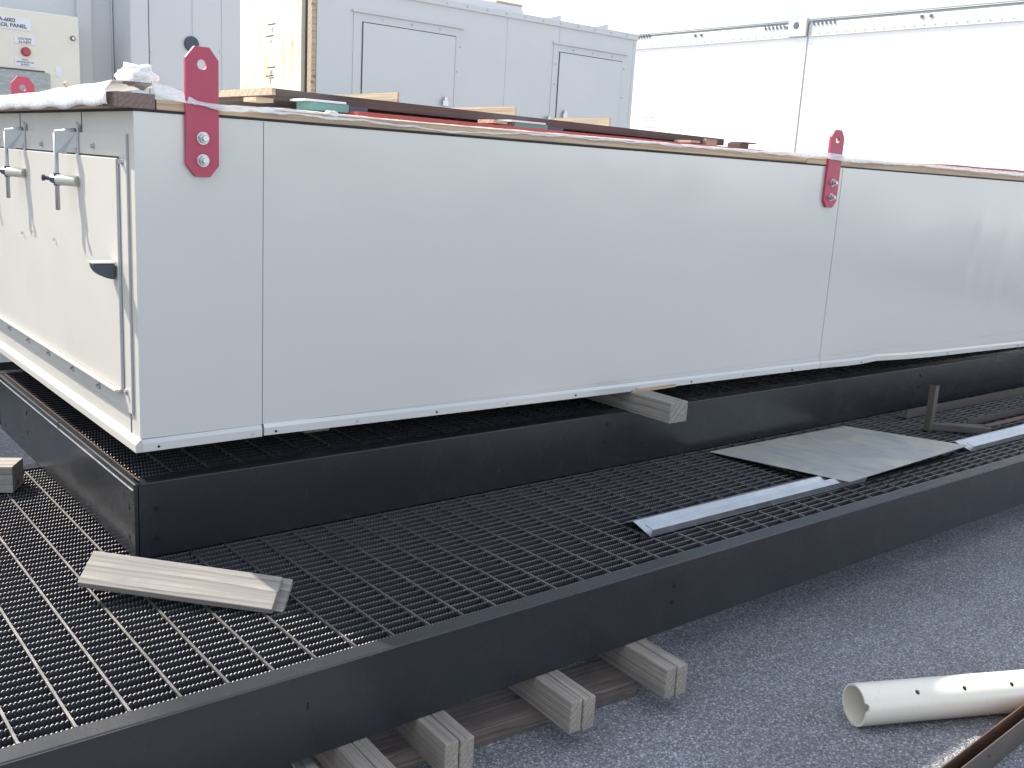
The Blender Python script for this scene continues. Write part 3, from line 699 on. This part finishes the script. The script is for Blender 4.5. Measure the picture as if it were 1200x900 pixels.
def knob(x, z, p): MB().tube((x, YU-.016, z), (x, YU-.045, z), .016, 14).box(x-.03, x+.02, YU-.050, YU-.040, z-.05, z-.01).build('handle', 'zinc', p, bevel=.001)
knob(4.506, .485, d1); knob(5.727, .485, d2); knob(5.552, .427, un)
MB().box(5.092, 5.096, YU-.0012, YU-.0002, GZ+.2, UZ-.002).build('panel_seam', 'latch', un)
MB().box(5.640, 5.644, YU-.0012, YU-.0002, 1.031, UZ-.002).build('panel_seam', 'latch', un)
for x in np.arange(3.55, 6.5, .19): MB().tube((x, YU-.013, UZ+.024), (x, YU-.017, UZ+.024), .007, 8).build('screw', 'latch', un)
for x, z in ((3.95,.985),(4.2,.985),(4.45,.985),(4.62,.7),(4.64,.88),(5.80,.988),(6.02,.988),(6.25,.988),(5.61,.70),(5.61,.86),(6.40,.90),(6.40,.66)):
    MB().tube((x, YU-.006, z), (x, YU-.011, z), .007, 8).build('screw', 'latch', un)
MB().box(6.505, 6.536, YU-.003, YU-.0003, GZ+.2, UZ-.002).build('corner_trim', 'gray_unit', un)
for x in (5.60, 6.14):
    MB().prism([(x-.10,YU+.05,UZ+.05),(x+.09,YU+.05,UZ+.05),(x+.09,YU+.05,UZ+.098),(x+.075,YU+.05,UZ+.098)], (0,.012,0)).build('roof_bracket', 'gray_unit', un)
hd = MB().prism([(3.5,6.8,UZ+.051),(5.525,6.8,UZ+.051),(5.47,6.8,UZ+.155),(3.6,6.8,UZ+.155)], (0,1.6,0)).build('roof_hood', 'gray_unit', un, bevel=.003)
MB().box(5.20, 5.475, 6.795, 7.3, UZ+.156, UZ+.172).build('hood_cap', 'wood_pale', hd)
# plywood over the left end of the unit
pw = MB().box(3.375, 3.4195, 6.62, 8.99, GZ+.18, UZ+.0).build('plywood_cover', 'ply', un); 
MB().box(3.395, 3.4305, 6.505, 6.565, GZ+.18, UZ-.001).build('edge_stud', 'wood_pale', un); MB().box(3.405, 3.4305, 6.5665, 6.6185, GZ+.18, UZ-.001).build('stud_gap', 'wood_dark', un)
# faded stamps on the sheet
def txt(body, size, loc, rot, mat, parent, name='lettering', ext=.0006, align='LEFT', sx=1, bold=False):
    cu = D.curves.new(name, 'FONT'); cu.body = body; cu.size = size; cu.extrude = ext; cu.align_x = align; cu.align_y = 'CENTER'; cu.space_line = 1.05
    if bold: cu.offset = size*.018
    o = D.objects.new(name+'_t', cu); COL.objects.link(o); bpy.context.view_layer.update()
    me = D.meshes.new_from_object(o.evaluated_get(bpy.context.evaluated_depsgraph_get())); D.objects.remove(o)
    me.materials.clear(); me.materials.append(MAT[mat]); o = D.objects.new(name, me); COL.objects.link(o)
    r = parent
    while r.parent: r = r.parent
    o.parent = parent; o.location = Vector(loc)-Vector(r['_o']); o.rotation_euler = rot; o.scale = (sx,1,1)
    return o
st_m = MB()
for k, z in enumerate((.92,.84,.62,.56,.43,.31)):
    y = 7.02+.03*(k % 2); st_m.box(3.3738,3.3748,y,y+.13,z,z+.008)
    if k in (2,4): st_m.box(3.3738,3.3748,y+.02,y+.11,z-.075,z-.068); st_m.box(3.3738,3.3748,y+.05,y+.062,z-.055,z-.015); st_m.box(3.3738,3.3748,y+.08,y+.088,z-.05,z-.02)
    else: st_m.box(3.3738,3.3748,y+.04,y+.05,z-.05,z-.02)
st_m.build('grade_stamp', 'ink', un)

# ------------------------------------------------------------------ background: left units with the control panel
ua_ = thing('duct_unit', (.6, 7.2, GZ), 'gray equipment unit with sloped side carrying the beige control panel', 'equipment unit')
YA = 6.3
MB().prism([(-2.2,YA,GZ+.15),(2.085,YA,GZ+.15),(2.110,YA,.55),(1.93,YA,1.17),(-2.2,YA,1.30)], (0,1.2,0)).build('unit_body', 'gray_unit', ua_)
MB().box(-2.15,2.05,YA+.05,YA+1.15,GZ+.001,GZ+.149).build('skid', 'black', ua_)
MB().box(1.984,1.990,YA-.022,YA-.0005,GZ+.3,1.02).build('panel_rib', 'gray_unit', ua_)
MB().box(1.790,1.868,YA-.030,YA-.0005,GZ+.3,1.3).build('corner_post', 'gray_unit', ua_)
cp = MB().box(.9, 1.734, 6.05, YA-.001, -.35, .678).build('control_panel', 'cream', ua_, bevel=.006); tag(cp, 'beige control panel door with white label plates')
PY = 6.05
def plate(x0, x1, z0, z1): return MB().box(x0, x1, PY-.004, PY-.0005, z0, z1).build('label_plate', 'plate_white', cp)
q = plate(1.13, 1.487, .573, .634)
R90 = (math.pi/2, 0, 0)
txt('A-6002', .027, (1.410, PY-.0045, .6175), R90, 'ink', q, align='RIGHT', sx=1.0, bold=True)
txt('CONTROL PANEL', .027, (1.466, PY-.0045, .5915), R90, 'ink', q, align='RIGHT', sx=1.05, bold=True)
q = plate(1.402, 1.502, .503, .538); txt('SYSTEM', .018, (1.452, PY-.0045, .528), R90, 'ink', q, align='CENTER', sx=1.1); txt('ALARM', .018, (1.452, PY-.0045, .512), R90, 'ink', q, align='CENTER', sx=1.1)
q = plate(1.399, 1.500, .389, .428)
for i, t_ in enumerate(('FAULT', 'ANNUNCIATOR', 'SILENCE')): txt(t_, .012, (1.4495, PY-.0045, .4215-.0125*i), R90, 'ink', q, align='CENTER')
bt = MB().tube((1.455,PY,.464),(1.455,PY-.012,.464),.024,24).build('alarm_lamp', 'redsheet', cp); MB().tube((1.455,PY-.0121,.464),(1.455,PY-.02,.464),.017,24).build('lamp_lens', 'red', bt)
MB().tube((1.699,PY,.562),(1.699,PY-.010,.562),.013,16).build('panel_lock', 'dark', cp)
MB().tube((1.700,PY-.0101,.562),(1.700,PY-.012,.562),.008,12).build('lock_face', 'cream', cp)
pk = MB().box(1.0, 1.572, PY-.012, PY-.0005, .20, .362).build('document_pocket', 'pocket', cp); MB().box(1.0, 1.545, PY-.014, PY-.0125, .364, .372).build('pocket_edge', 'dark', cp)
MB().box(1.605,1.636,PY-.003,PY-.0005,.350,.400).build('tape_patch', 'film_thick', cp)
# second left unit
ub_ = thing('access_cabinet', (2.3, 6.6, GZ), 'gray cabinet unit with vertical seams and a dark round port, left of the plywood', 'equipment unit')
MB().box(1.995, 2.656, 6.0, 7.2, GZ+.15, 1.35).build('cabinet_body', 'gray_unit', ub_, bevel=.002)
MB().box(2.02,2.63,6.03,7.17,GZ+.001,GZ+.149).build('skid', 'black', ub_)
for x, w_ in ((2.101,.006),(2.357,.004),(2.535,.003)): MB().box(x-w_/2, x+w_/2, 5.9985, 5.9997, GZ+.2, 1.34).build('panel_seam', 'dark' if w_ > .005 else 'latch', ub_)
MB().box(1.996,2.096,5.990,5.9980,GZ+.2,1.34).build('corner_trim', 'gray_unit', ub_)
for x, z in ((2.113,.539),(2.527,.586),(2.113,.9),(2.527,.95)): MB().tube((x,6.0,z),(x,5.994,z),.006,8).build('screw', 'zinc', ub_)
MB().tube((2.349,6.0,.606),(2.349,5.985,.606),.044,28).build('round_port', 'dark', ub_, bevel=.004)

# ------------------------------------------------------------------ trailers
TX = 14.0
def trailer(y0, y1, label, shade_marks):
    t = thing('box_trailer', (TX+1.2, (y0+y1)/2, GZ), label, 'trailer', 'parked white trailers')
    MB().box(TX, TX+2.5, y0, y1, -.35, 2.32).build('trailer_body', 'white', t)
    rl = MB().prism([(TX-.02,y0,2.3205),(TX-.02,y0,2.50),(TX+.03,y0,2.565),(TX+.10,y0,2.58),(TX+2.4,y0,2.58),(TX+2.5,y0,2.50),(TX+2.5,y0,2.3205)], (0,y1-y0,0)).build('top_rail', 'rail', t)
    MB().box(TX-.026, TX-.0005, y0, y1, 2.312, 2.319).build('rail_lip', 'seam_light', rl)
    MB().box(TX-.030, TX+.028, y0, y1, 2.570, 2.588).build('rail_edge', 'latch', rl)
    MB().box(TX-.015, TX+2.5, y0, y1, -.52, -.3505).build('bottom_rail', 'white', t)
    for y in np.arange(y0+.25, y1-.2, 1.95):
        for d_ in (0, .14): MB().tube((TX-.018, y+d_, 2.475), (TX-.032, y+d_, 2.475), .024, 10).build('marker_rivet', 'navy', rl)
    r = MB()
    for y in np.arange(y0+.2, y1-.1, .16): r.tube((TX-.02, y, 2.355), (TX-.027, y, 2.355), .009, 6)
    r.build('rivet_row', 'latch', rl)
    for s_ in range(2):
        for dx in (.05, 1.9):
            yy = y1-1.6-1.25*s_; w = MB().tube((TX+dx,yy,GZ+.5),(TX+dx+.5,yy,GZ+.5),.5,28).build('wheel', 'tyre', t, bevel=.03); MB().tube((TX+dx-.012,yy,GZ+.5),(TX+dx+.1,yy,GZ+.5),.27,20).build('rim', 'white', w)
    for dx in (.5, 1.9): MB().box(TX+dx, TX+dx+.1, y0+2.5, y0+2.6, GZ, -.521).build('landing_leg', 'latch', t)
    return t, rl
t1, rl1 = trailer(-3.9, 10.10, 'long white trailer nearest the right edge of the photo, behind the second red lug', 0)
t2, rl2 = trailer(10.125, 24.0, 'white trailer parked end to end, left of the thin vertical gap', 0)
MB().box(TX-.06, TX+.05, 10.126, 10.47, 2.3205-.0, 2.60).build('end_casting', 'seam_light', t2, bevel=.01)
MB().tube((TX-.058, 10.32, 2.49), (TX-.064, 10.32, 2.49), .055, 20).build('casting_hole', 'navy', t2)
MB().box(TX-.012, TX-.0005, 10.126, 10.28, -.3, 2.30).build('end_post', 'white', t2)
MB().box(TX+.02, TX+.05, 10.101, 10.124, -.3, 2.32).build('gap_filler', 'seam_light', t1)
# slanted dark marks on the rails, a shadow pattern put in as colour
def shadow_marks(y0, n_, dy, rl, z=2.50):
    m = MB()
    for i in range(n_):
        y = y0+i*dy; m.prism([(TX-.024,y,z-.035),(TX-.024,y+dy*.35,z-.035),(TX-.024,y+dy*.75,z+.035),(TX-.024,y+dy*.4,z+.035)], (-.006,0,0))
    m.build('rail_shadow_marks', 'navy', rl)
shadow_marks(10.55, 6, .075, rl2); shadow_marks(9.62, 6, .075, rl1, 2.515); shadow_marks(13.55, 5, .07, rl2, 2.53)
nt_ = MB()
for i in range(6): nt_.box(TX-.006, TX-.001, 13.2, 13.62, .90+i*.06, .907+i*.06)
nt_.build('louvre_marks', 'latch', t2)

# ------------------------------------------------------------------ lift everything so the ground is z = 0
cam_loc = Vector((0,0,0))
for o in list(COL.objects):
    if o.parent is None: o.location.z += 1.43
    if '_o' in o: del o['_o']

# ------------------------------------------------------------------ camera
cd = D.cameras.new('camera'); cam = D.objects.new('camera', cd); COL.objects.link(cam); S.camera = cam
R = ((0.77847049,-0.62507041,0.05718981),(-0.08881069,-0.19988395,-0.97578638),(0.62136652,0.75454184,-0.2111167))
right = Vector(R[0]); up_ = -Vector(R[1]); back = -Vector(R[2])
Mc = Matrix((right, up_, back)).transposed().to_4x4(); Mc.translation = (0,0,1.43); cam.matrix_world = Mc
cd.sensor_width = 36; cd.lens = 36*1167.41/1200; cd.clip_start = .05; cd.clip_end = 500

# ------------------------------------------------------------------ light
sd = Vector((-.40, 1, 1.05)).normalized()
W = D.worlds.new('World'); S.world = W; W.use_nodes = True; nt = W.node_tree
bg = nt.nodes['Background']; sky = N(nt, 'ShaderNodeTexSky', sky_type='NISHITA'); sky.sun_disc = False
sky.sun_elevation = math.asin(sd.z); sky.sun_rotation = math.atan2(sd.x, sd.y); sky.altitude = 50; sky.air_density = 1.0; sky.dust_density = 1.5; sky.ozone_density = 1.2
tc = N(nt, 'ShaderNodeTexCoord')
mp = N(nt, 'ShaderNodeMapping'); mp.inputs['Scale'].default_value = (1, 1, 2.2); mp.inputs['Location'].default_value = (.3, .1, 0)
nt.links.new(tc.outputs['Generated'], mp.inputs['Vector'])
cn = N(nt, 'ShaderNodeTexNoise'); cn.inputs['Scale'].default_value = 2.6; cn.inputs['Detail'].default_value = 6; cn.inputs['Roughness'].default_value = .55; cn.inputs['Distortion'].default_value = .4
nt.links.new(mp.outputs[0], cn.inputs['Vector'])
sx = N(nt, 'ShaderNodeSeparateXYZ'); nt.links.new(tc.outputs['Generated'], sx.inputs[0])
hz = N(nt, 'ShaderNodeMapRange'); hz.inputs['From Min'].default_value = 0; hz.inputs['From Max'].default_value = .42; hz.inputs['To Min'].default_value = .32; hz.inputs['To Max'].default_value = 0
nt.links.new(sx.outputs['Z'], hz.inputs['Value'])
hy = N(nt, 'ShaderNodeMapRange'); hy.inputs['From Min'].default_value = -.5; hy.inputs['From Max'].default_value = .5; hy.inputs['To Min'].default_value = .12; hy.inputs['To Max'].default_value = 1
nt.links.new(sx.outputs['Y'], hy.inputs['Value']); hm = N(nt, 'ShaderNodeMath', operation='MULTIPLY'); nt.links.new(hz.outputs[0], hm.inputs[0]); nt.links.new(hy.outputs[0], hm.inputs[1]); ah = N(nt, 'ShaderNodeMath', operation='ADD'); nt.links.new(cn.outputs['Fac'], ah.inputs[0]); nt.links.new(hm.outputs[0], ah.inputs[1])
cr = ramp(nt, ah.outputs[0], [(.50, (0,0,0)), (.60, (.9,.9,.9))])
mxw = N(nt, 'ShaderNodeMix', data_type='RGBA'); nt.links.new(cr, mxw.inputs[0]); nt.links.new(sky.outputs[0], mxw.inputs[6]); mxw.inputs[7].default_value = (8.6,8.6,8.2,1)
nt.links.new(mxw.outputs[2], bg.inputs[0]); bg.inputs['Strength'].default_value = .12
sl = D.lights.new('sun', 'SUN'); so = D.objects.new('sun', sl); COL.objects.link(so); sl.energy = 3.9; sl.angle = math.radians(.53); sl.color = (1,.93,.82)
so.rotation_euler = sd.to_track_quat('Z', 'Y').to_euler(); so.location = (0,0,8)

S.view_settings.view_transform = 'Standard'; S.view_settings.look = 'None'; S.view_settings.gamma = 1; S.view_settings.exposure = 1.28
S.render.engine = 'CYCLES'; S.cycles.max_bounces = 8; S.cycles.caustics_reflective = False; S.cycles.caustics_refractive = False; S.cycles.sample_clamp_indirect = 2.5; S.cycles.transparent_max_bounces = 12
